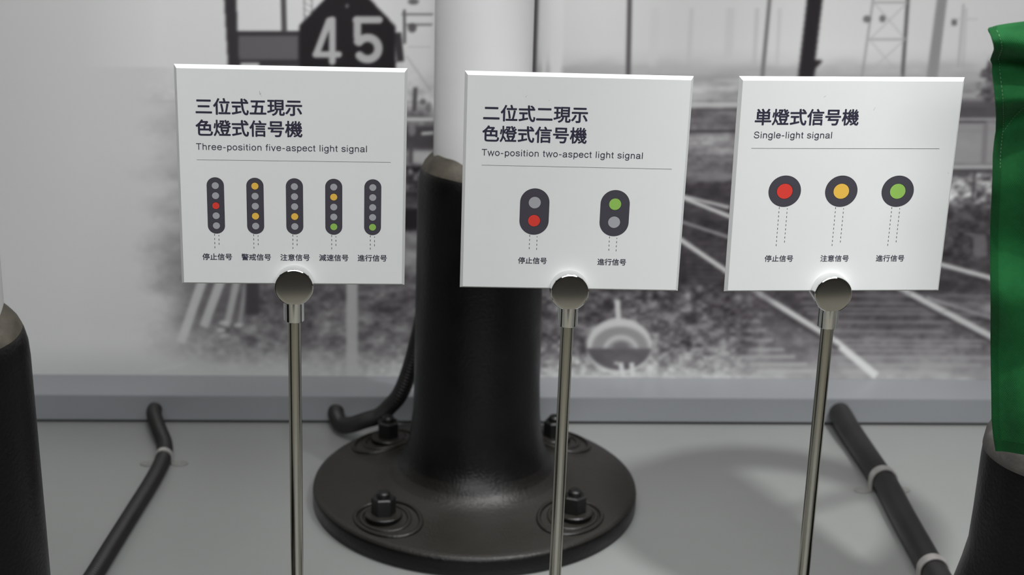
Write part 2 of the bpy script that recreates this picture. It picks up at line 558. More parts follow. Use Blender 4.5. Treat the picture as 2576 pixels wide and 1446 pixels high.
# striped barrier and post under the first sign
rect(L_, 470, 700, 650, 800, 112, 0.75, 26)
seg(L_, 560, 560, 455, 862, 25, 176, 22, soft=4)
seg(L_, 610, 560, 512, 822, 26, 174, 22, soft=4)
seg(L_, 628, 560, 570, 822, 22, 170, 16, soft=4, op=0.9)
seg(L_, 634, 620, 602, 818, 13, 160, 10, soft=4, op=0.8)
rect(L_, 618, 690, 652, 792, 74, 0.9, 5)
for x, y in ((563, 812), (556, 830), (566, 845), (600, 818)):
    ell(L_, x, y, 12, 6, 186, 0.8, 0.5)
seg(L_, 600, 826, 720, 872, 8, 158, soft=6, op=0.6)
seg(L_, 660, 800, 560, 850, 6, 128, soft=6, op=0.5)
rect(L_, 871, 560, 900, 950, 172, 0.95, 4)
# the print fades out to blank grey towards the left and along the foot
blank = np.interp(GX, [-200, 0, 200, 420], [175, 180, 186, 188]) + np.interp(GY, [-200, 0, 400, 700, 950], [-2, -2, 0, 3, 2])
blank = np.where(GY < 170, blank + np.interp(GX, [200, 560], [0, 20]), blank)
fade = sstep(330, 585, GX + 90 * vnoise(120, 40, 77) + 36 * fine)
fade = np.where(GY < 160, sstep(360, 560, GX), fade)
fade = np.maximum(fade, sstep(1.15, 0.7, np.hypot((GX - 640) / 200, (GY - 745) / 120)) * 0.9)
L_ = blank + (L_ - blank) * fade
mix(L_, 172, sstep(850, 950, GY) * (sstep(1000, 700, GX) * 0.7 + 0.25))
seg(L_, 380, 934, 470, 915, 3, 184, soft=5, op=0.8)
TONE = L_ + (R_ - L_) * sstep(1120, 1320, GX)
TONE = np.interp(TONE, [0, 40, 70, 100, 140, 170, 190, 255], [0, 30, 54, 82, 128, 166, 189, 255])
TONE = blur(np.clip(TONE, 20, 240), 0.9)

MURAL_K = 0.62
MY = 2.2505


def wall_units(x, z):
    R = np.array(CAM_ROT)
    P = np.stack([x, np.full_like(x, MY), z - CAM_Z], -1) @ R
    return 1288 - FPX * P[..., 0] / P[..., 2], 723 + FPX * P[..., 1] / P[..., 2]


xs = np.concatenate([np.linspace(-0.6235, -0.6, 8)[:-1], np.linspace(-0.6, 0.95, 760), np.linspace(0.95, 1.9, 24)[1:]])
zs = np.concatenate([np.linspace(0.0438, 0.66, 310), np.linspace(0.66, 1.7, 26)[1:]])
XX, ZZ = np.meshgrid(xs, zs)
PU, PV = wall_units(XX, ZZ)
fx = np.clip((PU - UX0) / US, 0, UW - 2.001)
fy = np.clip((PV - UY0) / US, 0, UH - 2.001)
ix, iy = fx.astype(int), fy.astype(int)
tx, ty = fx - ix, fy - iy
T_ = (TONE[iy, ix] * (1 - tx) + TONE[iy, ix + 1] * tx) * (1 - ty) + (TONE[iy + 1, ix] * (1 - tx) + TONE[iy + 1, ix + 1] * tx) * ty
lin = (np.clip(T_, 0, 255) / 255.0)
lin = np.where(lin < 0.04045, lin / 12.92, ((lin + 0.055) / 1.055) ** 2.4)
tint = np.clip((150 - T_) / 110, 0, 1)[..., None] * np.array([0.085, -0.06, 0.06]) + np.array([0.0, 0.0, -0.004])
RGB = np.clip(lin[..., None] * (1 + tint) / MURAL_K, 0, 0.9)
NZ, NX = XX.shape
idx = np.arange(NZ * NX).reshape(NZ, NX)
quads = np.stack([idx[:-1, :-1], idx[:-1, 1:], idx[1:, 1:], idx[1:, :-1]], -1).reshape(-1, 4)
front = np.stack([XX, np.full_like(XX, MY), ZZ], -1).reshape(-1, 3)
# back corners close the panel into a 5 mm board
nb = len(front)
back = np.array([(xs[0], WALL_Y - 0.0005, zs[0]), (xs[-1], WALL_Y - 0.0005, zs[0]), (xs[-1], WALL_Y - 0.0005, zs[-1]), (xs[0], WALL_Y - 0.0005, zs[-1])])
fs = [tuple(q) for q in quads]
fs.append((nb + 1, nb, nb + 3, nb + 2))
fs.append(tuple(idx[::-1, 0]) + (nb, nb + 3))
fs.append(tuple(idx[:, -1]) + (nb + 2, nb + 1))
fs.append(tuple(idx[0, :]) + (nb + 1, nb))
fs.append(tuple(idx[-1, ::-1]) + (nb + 3, nb + 2))
me = bpy.data.meshes.new('mural_panel')
me.from_pydata(np.concatenate([front, back]).tolist(), [], [tuple(int(i) for i in f) for f in fs])
ca = me.color_attributes.new('print', 'FLOAT_COLOR', 'POINT')
buf = np.ones((nb + 4, 4))
buf[:nb, :3] = RGB.reshape(-1, 3)
buf[nb:, :3] = 0.4
ca.data.foreach_set('color', buf.ravel())
M_MURAL = mat('printed_mural', (0.5, 0.5, 0.5), 0.42, spec=0.35)
nt = M_MURAL.node_tree
at = nt.nodes.new('ShaderNodeVertexColor')
at.layer_name = 'print'
nt.links.new(at.outputs['Color'], nt.nodes['Principled BSDF'].inputs['Base Color'])
mural = link_mesh('mural_panel', me, (M_MURAL,))
tag(mural, 'black and white railway yard photo mural covering the back wall', 'mural')
bm = bmesh.new()
add_box(bm, -1.9, -0.6252, MY, WALL_Y - 0.0005, 0.0438, 1.7)
M_BLANK = mat('blank_mural_panel', (0.52, 0.52, 0.515), 0.42, spec=0.35, var=0.01)
tag(obj('wall_panel', bm, (M_BLANK,)), 'blank pale grey wall panel left of the mural, seen at the far left edge', 'wall panel')

# ------------------------------------------------------------------ lettering
STROKE = 90.0


def bez(p0, p1, p2, p3, n=12):
    return [tuple((1 - t) ** 3 * a + 3 * (1 - t) ** 2 * t * b + 3 * (1 - t) * t * t * c + t ** 3 * d
                  for a, b, c, d in zip(p0, p1, p2, p3)) for t in np.linspace(0, 1, n)]


def ring(cx, cy, rx, ry, n=40):
    return [(cx + rx * math.cos(t), cy + ry * math.sin(t)) for t in np.linspace(0, 2 * math.pi, n + 1)]


def B(*p):
    out = []
    for i in range(0, len(p) - 3, 3):
        out += bez(*p[i:i + 4])[(1 if i else 0):]
    return out


GLYPH = {
    'T': (600, [[(300, 0), (300, 700)], [(22, 675), (578, 675)]]),
    'h': (556, [[(108, 0), (108, 714)], B((108, 330), (108, 430), (175, 484), (275, 484), (395, 484), (450, 425), (450, 330)) + [(450, 0)]]),
    'n': (556, [[(108, 0), (108, 517)], B((108, 330), (108, 430), (175, 484), (275, 484), (395, 484), (450, 425), (450, 330)) + [(450, 0)]]),
    'r': (333, [[(108, 0), (108, 517)], B((108, 290), (108, 425), (185, 490), (318, 476))]),
    'e': (556, [B((78, 283), (200, 283), (360, 283), (482, 283), (480, 405), (410, 490), (282, 490), (150, 490), (76, 395), (76, 258), (76, 118), (150, 30), (285, 30), (385, 30), (452, 78), (476, 162))]),
    '-': (389, [[(58, 268), (331, 268)]]),
    'o': (556, [ring(278, 260, 203, 230)]),
    'p': (556, [[(108, -195), (108, 517)], ring(300, 260, 194, 230)]),
    's': (500, [B((428, 372), (420, 452), (350, 490), (252, 490), (150, 490), (84, 450), (84, 382), (84, 312), (150, 294), (252, 270), (360, 244), (428, 222), (428, 146), (428, 66), (345, 30), (250, 30), (140, 30), (76, 76), (68, 164))]),
    'i': (222, [[(111, 0), (111, 517)], [(111, 622), (111, 714)]]),
    't': (300, [[(140, 668), (140, 120)] + B((140, 120), (140, 46), (168, 32), (265, 40)), [(22, 483), (265, 483)]]),
    'f': (290, [B((282, 672), (190, 690), (142, 660), (142, 570)) + [(142, 0)], [(22, 483), (270, 483)]]),
    'v': (500, [[(48, 517), (250, 12), (452, 517)]]),
    'w': (722, [[(44, 517), (198, 12), (361, 500), (524, 12), (678, 517)]]),
    'a': (556, [B((88, 360), (98, 452), (170, 490), (270, 490), (380, 490), (440, 452), (440, 370)) + [(440, 120)] + B((440, 120), (440, 44), (460, 30), (524, 36)),
                B((440, 300), (400, 256), (74, 300), (74, 148), (74, 72), (125, 28), (210, 28), (330, 28), (440, 95), (440, 215))]),
    'c': (500, [B((440, 345), (425, 442), (355, 490), (265, 490), (140, 490), (74, 395), (74, 260), (74, 120), (145, 30), (262, 30), (365, 30), (430, 90), (445, 185))]),
    'l': (222, [[(111, 0), (111, 714)]]),
    'g': (556, [ring(262, 268, 190, 222), [(454, 517), (454, -20)] + B((454, -20), (454, -130), (390, -172), (270, -172), (170, -172), (100, -138), (90, -66))]),
    'S': (667, [B((562, 505), (552, 630), (460, 684), (335, 684), (195, 684), (112, 622), (112, 528), (112, 420), (200, 392), (335, 360), (480, 326), (580, 298), (580, 186), (580, 84), (480, 30), (340, 30), (188, 30), (86, 92), (80, 232))]),
    ' ': (278, []),
}


def ribbon(vs, fs, pts, w, ox, oy, s, y):
    P = np.array(pts, float)
    keep = [0] + [i for i in range(1, len(P)) if np.hypot(*(P[i] - P[i - 1])) > 1e-6]
    P = P[keep]
    closed = np.hypot(*(P[0] - P[-1])) < 1e-6
    n = len(P)
    off = []
    for i in range(n):
        a = P[i] - P[i - 1] if i > 0 else (P[-1] - P[-2] if closed else P[1] - P[0])
        b = P[i + 1] - P[i] if i < n - 1 else (P[1] - P[0] if closed else P[-1] - P[-2])
        a, b = a / np.hypot(*a), b / np.hypot(*b)
        na, nb = np.array([-a[1], a[0]]), np.array([-b[1], b[0]])
        m = na + nb
        m /= np.hypot(*m)
        off.append(m * (w / 2) / max(0.35, m.dot(na)))
    k = len(vs)
    for p, o in zip(P, off):
        for q in (p + o, p - o):
            vs.append((ox + q[0] * s, y, oy + q[1] * s))
    for i in range(n - 1):
        fs.append((k + 2 * i, k + 2 * i + 1, k + 2 * i + 3, k + 2 * i + 2))


def latin(name, text, x0, x1, base, em, y, parent):
    """text in a plain grotesque, its ink running from x0 to x1"""
    vs, fs, track = [], [], 0.0
    adv = [GLYPH[c][0] * em / 1000 for c in text]
    lead, tail = 40 * em / 1000, 70 * em / 1000
    track = ((x1 - x0) - (sum(adv) - lead - tail)) / (len(text) - 1)
    x = x0 - (lead if text[0] != 'T' else 0.02 * em)
    for c, a in zip(text, adv):
        for st in GLYPH[c][1]:
            ribbon(vs, fs, st, STROKE, x, base, em / 1000, y - 0.00001 * (len(fs) % 7))
        x += a + track
    return pydata(name, vs, fs, (M_INK,), parent)


def glyph_mesh(text):
    c = bpy.data.curves.new('lettering', 'FONT')
    c.body = text
    c.resolution_u = 6
    o = bpy.data.objects.new('lettering', c)
    COL.objects.link(o)
    dg = bpy.context.evaluated_depsgraph_get()
    me = o.evaluated_get(dg).to_mesh()
    v = np.array([p.co[:] for p in me.vertices])[:, :2]
    f = [tuple(p.vertices) for p in me.polygons]
    o.evaluated_get(dg).to_mesh_clear()
    bpy.data.objects.remove(o)
    bpy.data.curves.remove(c)
    return v, f


def kanji(lines, name, parent, y, bold, ink):
    """lines: (text, left, right, centre height); each stroke thickened by bold"""
    V, F = [], []
    for text, x0, x1, zc in lines:
        v, f = glyph_mesh(text)
        lo, hi = v.min(0), v.max(0)
        s = (x1 - x0) / (hi[0] - lo[0])
        q = np.stack([x0 + (v[:, 0] - lo[0]) * s, zc + (v[:, 1] - (lo[1] + hi[1]) / 2) * s], 1)
        for k, (dx, dz) in enumerate(((1, 0), (-1, 0), (0, 1), (0, -1), (.7, .7), (-.7, .7), (.7, -.7), (-.7, -.7))):
            n = len(V)
            V += [(a + dx * bold, y - 0.000004 * k, b + dz * bold) for a, b in q]
            F += [tuple(n + i for i in t) for t in f]
    return pydata(name, V, F, (ink,), parent)


def stadium(cx, z0, z1, r, n=24):
    pts = []
    for i in range(n + 1):
        a = math.pi * i / n
        pts.append((cx + r * math.cos(a), z1 - r + r * math.sin(a)))
    for i in range(n + 1):
        a = math.pi + math.pi * i / n
        pts.append((cx + r * math.cos(a), z0 + r + r * math.sin(a)))
    return pts


def disc(cx, cz, r, n=40):
    return [(cx + r * math.cos(2 * math.pi * i / n), cz + r * math.sin(2 * math.pi * i / n)) for i in range(n)]


def diagram(parent, y, body, lamps, lamp_r, dashes):
    """one printed signal: body outline, lamps (x, z, colour), dashed post"""
    mats = [M_LINE, M_BODY, M_GREY, M_RED, M_YEL, M_GRN]
    V, F, MI = [], [], []

    def fill(pts, lift, mi):
        n = len(V)
        V.extend((a, y - lift, b) for a, b in pts)
        F.append(tuple(range(n, n + len(pts))))
        MI.append(mi)
    cx, z0, z1, r = body
    fill(stadium(cx, z0, z1, r), 0, 0)
    fill(stadium(cx, z0 + .0003, z1 - .0003, r - .0003), .00003, 1)
    for x, z, c in lamps:
        fill(disc(x, z, lamp_r), .00006, 0)
        fill(disc(x, z, lamp_r - .0004), .00009, c)
    for x, za, zb in dashes:
        fill([(x - .00027, za), (x + .00027, za), (x + .00027, zb), (x - .00027, zb)], 0, 0)
    return pydata('signal_diagram', V, F, mats, parent, mi=MI)


# ------------------------------------------------------------------ sign stands
PW, PH = 0.21, 0.21045


def rot3(roll, tilt, yaw):
    return Matrix.Rotation(yaw, 3, 'Z') @ Matrix.Rotation(tilt, 3, 'X') @ Matrix.Rotation(roll, 3, 'Y')


def sign_stand(pose, label, knob_x, stem_x, screw=False):
    M = rot3(*pose[:3])
    O = Vector(pose[3:])
    # foot of the stem, in the plate's axes
    L = (O.z) / M[2][2]
    foot = O + M @ Vector((stem_x, 0, -L))
    foot.z = 0.0
    root = empty('sign_stand', label, 'sign stand', foot, M, 'signal sign stands in a row')
    inv = (Matrix.Translation(foot) @ M.to_4x4()).inverted() @ Matrix.Translation(O) @ M.to_4x4()
    # children are modelled in the plate's axes and moved by this offset
    off = inv.to_translation()

    def put(o):
        o.location = off
        return o
    # plate: 5 mm board whose front edges are chamfered
    a, c, t = PW / 2, PH / 2, 0.005
    i_ = 0.0027
    vs = [(-a, .0005, -c), (a, .0005, -c), (a, .0005, c), (-a, .0005, c), (-a, -.0002, -c), (a, -.0002, -c), (a, -.0002, c), (-a, -.0002, c),
          (-a + i_, -t, -c + i_), (a - i_, -t, -c + i_), (a - i_, -t, c - i_), (-a + i_, -t, c - i_)]
    fs = [(0, 3, 2, 1)] + [(j, (j + 1) % 4, 4 + (j + 1) % 4, 4 + j) for j in range(4)] + [(4 + j, 4 + (j + 1) % 4, 8 + (j + 1) % 4, 8 + j) for j in range(4)] + [(8, 9, 10, 11)]
    bm = bmesh.new()
    bv = [bm.verts.new(v) for v in vs]
    for f in fs:
        bm.faces.new([bv[k] for k in f])
    plate = put(obj('sign_plate', bm, (M_PLATE,), root))
    # clamp: a short round barrel across the plate edge, slightly domed in front
    kz, kr = -0.1027, 0.0183
    prof = [(kr - .0012, .009), (kr, .0078), (kr, -.0168), (kr - .0004, -.0176), (kr - .0011, -.0180), *[(kr * f, -.0180 - .0002 * (1 - f * f)) for f in (.9, .8, .65, .5, .35, .2, .08)]]
    bm = bmesh.new()
    n = 72
    rings = []
    for r, y in prof:
        rings.append([bm.verts.new((knob_x + r * math.cos(2 * math.pi * k / n), y,
                                    max(kz + r * math.sin(2 * math.pi * k / n), -0.1192))) for k in range(n)])
    for p, q in zip(rings, rings[1:]):
        for k in range(n):
            bm.faces.new((p[k], p[(k + 1) % n], q[(k + 1) % n], q[k])).material_index = 1 if abs(p[0].co.y) >= .01799 else 0
    bm.faces.new(rings[0][::-1])
    bm.faces.new(rings[-1]).material_index = 1
    put(obj('clamp_knob', bm, (M_CHROME, M_SATIN), root, smooth=18))
    bm = bmesh.new()
    add_lathe(bm, [(.0094, -.1412), (.0099, -.1407), (.0099, -.1192), (.0094, -.1187)], 48, stem_x, -.002)
    put(obj('collar', bm, (M_CHROME,), root, smooth=35))
    bm = bmesh.new()
    add_lathe(bm, [(.0063, -L + .010), (.0063, -.1412)], 40, stem_x, -.002)
    put(obj('stem', bm, (M_STEEL,), root, smooth=35))
    bm = bmesh.new()
    add_lathe(bm, [(.060, .0), (.064, .001), (.064, .007), (.061, .0095), (.016, .012), (.012, .018)], 64)
    for v in bm.verts:
        v.co = M.inverted() @ v.co
    obj('base', bm, (M_STEEL,), root, smooth=35)
    if screw:
        bm = bmesh.new()
        add_lathe(bm, [(.0016, -.0235), (.003, -.022), (.003, -.0185), (.0016, -.017)], 16)
        bmesh.ops.rotate(bm, verts=bm.verts, matrix=Matrix.Rotation(math.pi / 2, 3, 'Y'))
        bmesh.ops.translate(bm, verts=bm.verts, vec=(knob_x, .0035, -.1035))
        put(obj('set_screw', bm, (M_CHROME,), root, smooth=35))
    return root, plate


POSES = [(0.0094614, 0.0281676, 0.0325602, -0.1238048, 1.4375084, 0.5734251),
         (0.0067043, 0.0268876, -0.0078855, 0.1386801, 1.4371721, 0.5709500),
         (-0.0087618, 0.0354518, 0.0121507, 0.3906098, 1.4295366, 0.5735853)]
PY = -0.00508
mm = 0.001
LABELS = ['white sign on a steel stand showing five tall five-lamp signals',
          'white sign on a steel stand showing two short two-lamp signals',
          'white sign on a steel stand showing three round single-lamp signals']
plates = []
for k in range(3):
    r_, p_ = sign_stand(POSES[k], LABELS[k], (.0009, -.0007, -.0029)[k], (.0002, -.0002, -.0012)[k], k == 2)
    plates.append(p_)


def dash_list(cx, dx, z0, z1, period=.0041, ln=.0019):
    out = []
    for s, ph in ((-1, 0.0), (1, -.0012)):
        z = z0 + ph
        first = True
        while z > z1:
            out.append((cx + s * dx, z, z - (ln * (0.6 if first and ph else 1))))
            z -= period - (0.0006 if first and ph else 0)
            first = False
    return out


def rule_line(parent, x0, x1, z):
    return pydata('rule_line', [(x0, PY, z - .00016), (x1, PY, z - .00016), (x1, PY, z + .00016), (x0, PY, z + .00016)], [(0, 1, 2, 3)], (M_LINE,), parent)


p = plates[0]
kanji([('三位式五現示', -.0861, .0092, .0679), ('色燈式信号機', -.0866, .0093, .0478)], 'heading', p, PY, .00036, M_INK)
latin('subtitle', 'Three-position five-aspect light signal', -.0870, .0683, .0270, .0086, PY, p)
rule_line(p, -.0869, .0906, .0175)
five = [(2, 2, 3, 2, 2), (4, 2, 2, 4, 2), (2, 2, 2, 4, 2), (2, 4, 2, 2, 5), (2, 2, 2, 2, 5)]
for cx, cols, cap in zip((-.0707, -.0345, .00175, .0380, .0742), five, ('停止信号', '警戒信号', '注意信号', '減速信号', '進行信号')):
    diagram(p, PY, (cx, -.0538, .0010, .0079), [(cx, -.0070 - .00973 * j, c) for j, c in enumerate(cols)], .0037, dash_list(cx, .0020, -.0540, -.0665))
    kanji([(cap, cx - .0137, cx + .0136, -.0767)], 'caption', p, PY, .00013, M_INK)
p = plates[1]
kanji([('二位式二現示', -.0870, .0087, .0677), ('色燈式信号機', -.0874, .0088, .0480)], 'heading', p, PY, .00036, M_INK)
latin('subtitle', 'Two-position two-aspect light signal', -.0877, .0619, .0270, .0087, PY, p)
rule_line(p, -.0876, .0901, .0177)
for cx, cols, cap in zip((-.0367, .0390), ((2, 3), (5, 2)), ('停止信号', '進行信号')):
    diagram(p, PY, (cx, -.0494, -.0037, .0138), [(cx, -.0176, cols[0]), (cx, -.0354, cols[1])], .0061, dash_list(cx, .0035, -.0496, -.0630))
    kanji([(cap, cx - .0136, cx + .0136, -.0753)], 'caption', p, PY, .00013, M_INK)
p = plates[2]
kanji([('単燈式信号機', -.0883, .0082, .0683)], 'heading', p, PY, .00036, M_INK)
latin('subtitle', 'Single-light signal', -.0884, -.0153, .0482, .0087, PY, p)
rule_line(p, -.0899, .0876, .0385)
for cx, c, cap in zip((-.0552, -.0014, .0525), (3, 4, 5), ('停止信号', '注意信号', '進行信号')):
    diagram(p, PY, (cx, -.0185, .0123, .0154), [(cx, -.0031, c)], .0078, dash_list(cx, .00385, -.0187, -.0562))
    kanji([(cap, cx - .0138, cx + .0135, -.0701)], 'caption', p, PY, .00010, M_INK)


M_SCUFF = mat('grey_scuff', (0.22, 0.22, 0.22), 0.6, var=0.1)


def scuff(parent, marks):
    """small handling marks on the sign face"""
    for x, z, dx, dz, w in marks:
        V = [(x - w, PY, z), (x + w, PY, z), (x + dx + w * .6, PY, z + dz), (x + dx - w * .6, PY, z + dz)]
        pydata('scuff_mark', V, [(0, 1, 2, 3)], (M_SCUFF,), parent)


scuff(plates[0], [(-.0282, .0795, -.0005, .0035, .00018), (-.0278, .0796, .0004, .0018, .00012), (-.0276, .0790, .0006, -.0012, .0001)])
scuff(plates[1], [(-.0490, .0830, .0010, .0016, .00012), (-.0275, .0800, .0003, .0012, .0001)])
scuff(plates[2], [(-.0260, .0872, .0016, .0014, .00018), (.0215, .0750, .0012, .0030, .00012), (.0985, .0150, .0008, -.0008, .00014)])

# ------------------------------------------------------------------ signal masts
def nut_bm(x, y, z, turn):
    bm = bmesh.new()
    for r, za, zb, n, ph in ((.0155, z, z + .021, 6, turn),):
        a = [bm.verts.new((x + r * math.cos(ph + k * math.pi / 3), y + r * math.sin(ph + k * math.pi / 3), za)) for k in range(6)]
        b = [bm.verts.new((x + r * math.cos(ph + k * math.pi / 3), y + r * math.sin(ph + k * math.pi / 3), zb)) for k in range(6)]
        c = [bm.verts.new((x + r * .86 * math.cos(ph + k * math.pi / 3), y + r * .86 * math.sin(ph + k * math.pi / 3), zb + .0015)) for k in range(6)]
        bm.faces.new(a[::-1])
        bm.faces.new(c)
        for k in range(6):
            j = (k + 1) % 6
            bm.faces.new((a[k], a[j], b[j], b[k]))
            bm.faces.new((b[k], b[j], c[j], c[k]))
    add_lathe(bm, [(.0085, z + .021), (.0085, z + .0275), (.0068, z + .0295)], 20, x, y)
    return bm


BASE_A = [(.2115, 0), (.215, .003), (.2155, .020), (.2145, .0245), (.211, .0272), (.205, .0285), (.175, .0312), (.150, .0345), (.130, .0390), (.115, .0455),
          (.104, .0550), (.096, .0670), (.0900, .0830), (.0862, .103), (.0835, .130), (.0822, .170), (.0815, .250), (.0805, .340), (.0795, .430),
          (.0785, .444), (.0760, .4545), (.0715, .4615), (.066, .4655), (.0605, .4675)]


def base_height(r):
    rs = [q[0] for q in BASE_A if q[1] > .027][::-1]
    zs_ = [q[1] for q in BASE_A if q[1] > .027][::-1]
    return float(np.interp(r, rs, zs_))


def mast(label, x, y, bolts, heavy):
    root = empty('signal_mast', label, 'signal mast', (x, y, 0), None, 'signal masts on the platform')
    bm = bmesh.new()
    add_lathe(bm, BASE_A, 128 if heavy else 96)
    if heavy:
        # raised oval seats around the anchor bolts
        for ang, r in bolts:
            cx, cy = r * math.cos(ang), r * math.sin(ang)
            for (ra, rb, hh, shift) in ((.047, .036, .0042, .008), (.0335, .0275, .0032, .003)):
                n, m = 48, 10
                tx, ty = -math.sin(ang), math.cos(ang)
                rx_, ry_ = math.cos(ang), math.sin(ang)
                if cx > 0:
                    tx, ty = -tx, -ty
                rows = []
                for i in range(n):
                    a = 2 * math.pi * i / n
                    row = []
                    for j in range(m):
                        b = math.pi * 2 * j / m
                        kk = 1 + .0038 / ra * math.cos(b)
                        u = ra * kk * math.cos(a) + shift
                        w = rb * kk * math.sin(a)
                        px_, py_ = cx + tx * u + rx_ * w, cy + ty * u + ry_ * w
                        rr = min(math.hypot(px_, py_), .2138)
                        row.append(bm.verts.new((px_, py_, base_height(rr) - .001 + hh * math.sin(b))))
                    rows.append(row)
                for i in range(n):
                    for j in range(m):
                        bm.faces.new((rows[i][j], rows[(i + 1) % n][j], rows[(i + 1) % n][(j + 1) % m], rows[i][(j + 1) % m]))
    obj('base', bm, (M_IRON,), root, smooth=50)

    def wavy(a, r, z):
        return .0035 * math.sin(2 * a + .6) + .0025 * math.sin(5 * a + 1.0) + .0012 * math.sin(11 * a) if z < .47 else 0
    bm = bmesh.new()
    add_lathe(bm, [(.0745, .4575), (.0715, .4640), (.0665, .4690), (.0610, .4740), (.0595, .4760)], 96, cap0=False, cap1=False,
              wob=lambda a, r, z: (.0032 * math.sin(2 * a + .6) + .0024 * math.sin(5 * a + 1.0) + .001 * math.sin(11 * a)) * (1 if r < .070 else .25))
    obj('sealant', bm, (M_CAULK,), root, smooth=60)
    bm = bmesh.new()
    add_lathe(bm, [(.0600, .462), (.0600, 1.9), (.058, 1.905)], 96)
    obj('pole', bm, (M_POLE,), root, smooth=40)
    for ang, r in bolts:
        cx, cy = r * math.cos(ang), r * math.sin(ang)
        z = base_height(r) - .001
        bm = bmesh.new()
        add_lathe(bm, [(.0225, z), (.0235, z + .001), (.0235, z + .0058), (.022, z + .0072), (.010, z + .0074)], 40, cx, cy)
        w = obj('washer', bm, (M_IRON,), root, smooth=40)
        o = obj('anchor_nut', nut_bm(cx, cy, z + .0074, ang + .35), (M_BOLT,), root, smooth=25)
    return root


Q = math.radians
mast('black cast iron mast base with a white pole, standing behind the first two signs', 0.0687, 1.9259,
     [(Q(-135.5), .1665), (Q(-42), .1655), (Q(135), .1680), (Q(47), .1680)], True)
mast('black mast base with a white pole, cut off at the lower left corner', -0.43, 1.33,
     [(Q(-100), .1665), (Q(-10), .1665), (Q(80), .1665), (Q(170), .1665)], False)

# shorter flared base behind the flag
root = empty('mast_base', 'short black flared mast base with a pale rim, behind the green flag', 'mast base', (0.63, 1.40, 0))
bm = bmesh.new()
add_lathe(bm, [(.1565, 0), (.160, .003), (.160, .022), (.156, .026), (.145, .031), (.133, .042), (.115, .070), (.100, .110), (.0905, .150), (.0838, .180), (.0795, .205),
               (.0785, .240), (.0780, .300), (.0773, .314)], 96)
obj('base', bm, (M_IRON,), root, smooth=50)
bm = bmesh.new()
add_lathe(bm, [(.0766, .311), (.0779, .3125), (.0777, .316), (.0764, .326), (.0725, .3345), (.066, .3385), (.0595, .3395), (.0590, .3385)], 96, cap0=False)
obj('rim', bm, (M_LIP,), root, smooth=60)['label'] = 'worn pale rim'
bm = bmesh.new()
add_lathe(bm, [(.0560, .338), (.0560, 1.225), (.054, 1.23)], 64)  # unseen pole, its height set so its shadow reaches across the floor
obj('pole', bm, (M_POLE,), root, smooth=40)
ang_ = np.linspace(0, 2 * math.pi, 61)
ringp = np.stack([.030 + .104 * np.cos(ang_), .015 + .104 * np.sin(ang_), 0 * ang_ + 1.10], 1)
vs, fs = tube_mesh(ringp, [.019] * 61, 20)
pydata('shadow_caster_hoop', vs, fs, (M_HOSE,), root, smooth=80)  # unseen hoop, added with its brackets to cast the curved floor shadow
for aa in (.5, 2.6):
    vs, fs = tube_mesh([(.05 * math.cos(aa), .05 * math.sin(aa), 1.10), (.030 + .104 * math.cos(aa), .015 + .104 * math.sin(aa), 1.10)], [.006] * 2, 12)
    pydata('shadow_caster_bracket', vs, fs, (M_HOSE,), root, smooth=80)

# ------------------------------------------------------------------ cable conduits and their clamps


def conduit(label, pts, rad, group, ribbed, clamps):
    probe, length = spline(pts, 50)
    step = .00125 if ribbed else .004
    n = int(length / step)
    path_, _ = spline(pts, n)
    rr = [rad * (1 + (0.065 if ribbed else 0.006) * (1 if (i // (2 if ribbed else 1)) % 2 else -1)) for i in range(n)]
    rr[0] *= .8
    vs, fs = tube_mesh(path_, rr, 28)
    root = pydata('conduit', vs, fs, (M_HOSE,), None, smooth=80)
    tag(root, label, 'conduit', group)
    for yy in clamps:
        i = int(np.argmin(abs(path_[:, 1] - yy)))
        c = path_[i]
        t = path_[min(i + 4, n - 1)] - path_[i - 4]
        t /= np.linalg.norm(t)
        side = np.array([-t[1], t[0], 0])
        side /= np.linalg.norm(side)
        hw = rad * .42
        V, F = [], []
        m = 24
        r0, r1 = rad * 1.05, rad * 1.05 + .0016
        for r in (r0, r1):
            for e in (-hw, hw):
                for k in range(m + 1):
                    a = math.pi * k / m
                    V.append(c + t * e + side * r * math.cos(a) + np.array([0, 0, r * math.sin(a)]))
        for k in range(m):
            o_ = m + 1
            F += [(k, k + 1, o_ + k + 1, o_ + k), (2 * o_ + k, 3 * o_ + k, 3 * o_ + k + 1, 2 * o_ + k + 1),
                  (k, 2 * o_ + k, 2 * o_ + k + 1, k + 1), (o_ + k, o_ + k + 1, 3 * o_ + k + 1, 3 * o_ + k)]
        # legs down to the floor
        for s in (1, -1):
            q = len(V)
            for e in (-hw, hw):
                for r in (r0, r1):
                    V.append(c + t * e + side * r * s)
                    V.append(np.array([*(c + t * e + side * r * s)[:2], .0006]))
            F += [(q, q + 1, q + 3, q + 2), (q + 4, q + 6, q + 7, q + 5), (q, q + 4, q + 5, q + 1), (q + 2, q + 3, q + 7, q + 6)]
        cl = pydata('clamp', V, F, (M_CLAMP,), root, smooth=40)
        cl['label'] = 'shiny metal saddle clamp'
        for s in (1, -1):
            cc = np.array([*(c + side * s * (r1 + .0085))[:2], 0])
            bm = bmesh.new()
            add_lathe(bm, [(.0105, .0003), (.0108, .0008), (.0102, .0016), (.0092, .0016), (.0088, .0012), (.003, .0012), (.0024, .0022), (.001, .0024)], 28, 0, 0)
            for v in bm.verts:
                v.co = Vector(cc) + Vector(side * v.co.x * 1.15) + Vector(t * np.array([1, 1, 0]) * v.co.y * .8) + Vector((0, 0, v.co.z))
            obj('clamp_ear', bm, (M_EAR,), cl, smooth=40)
    return root


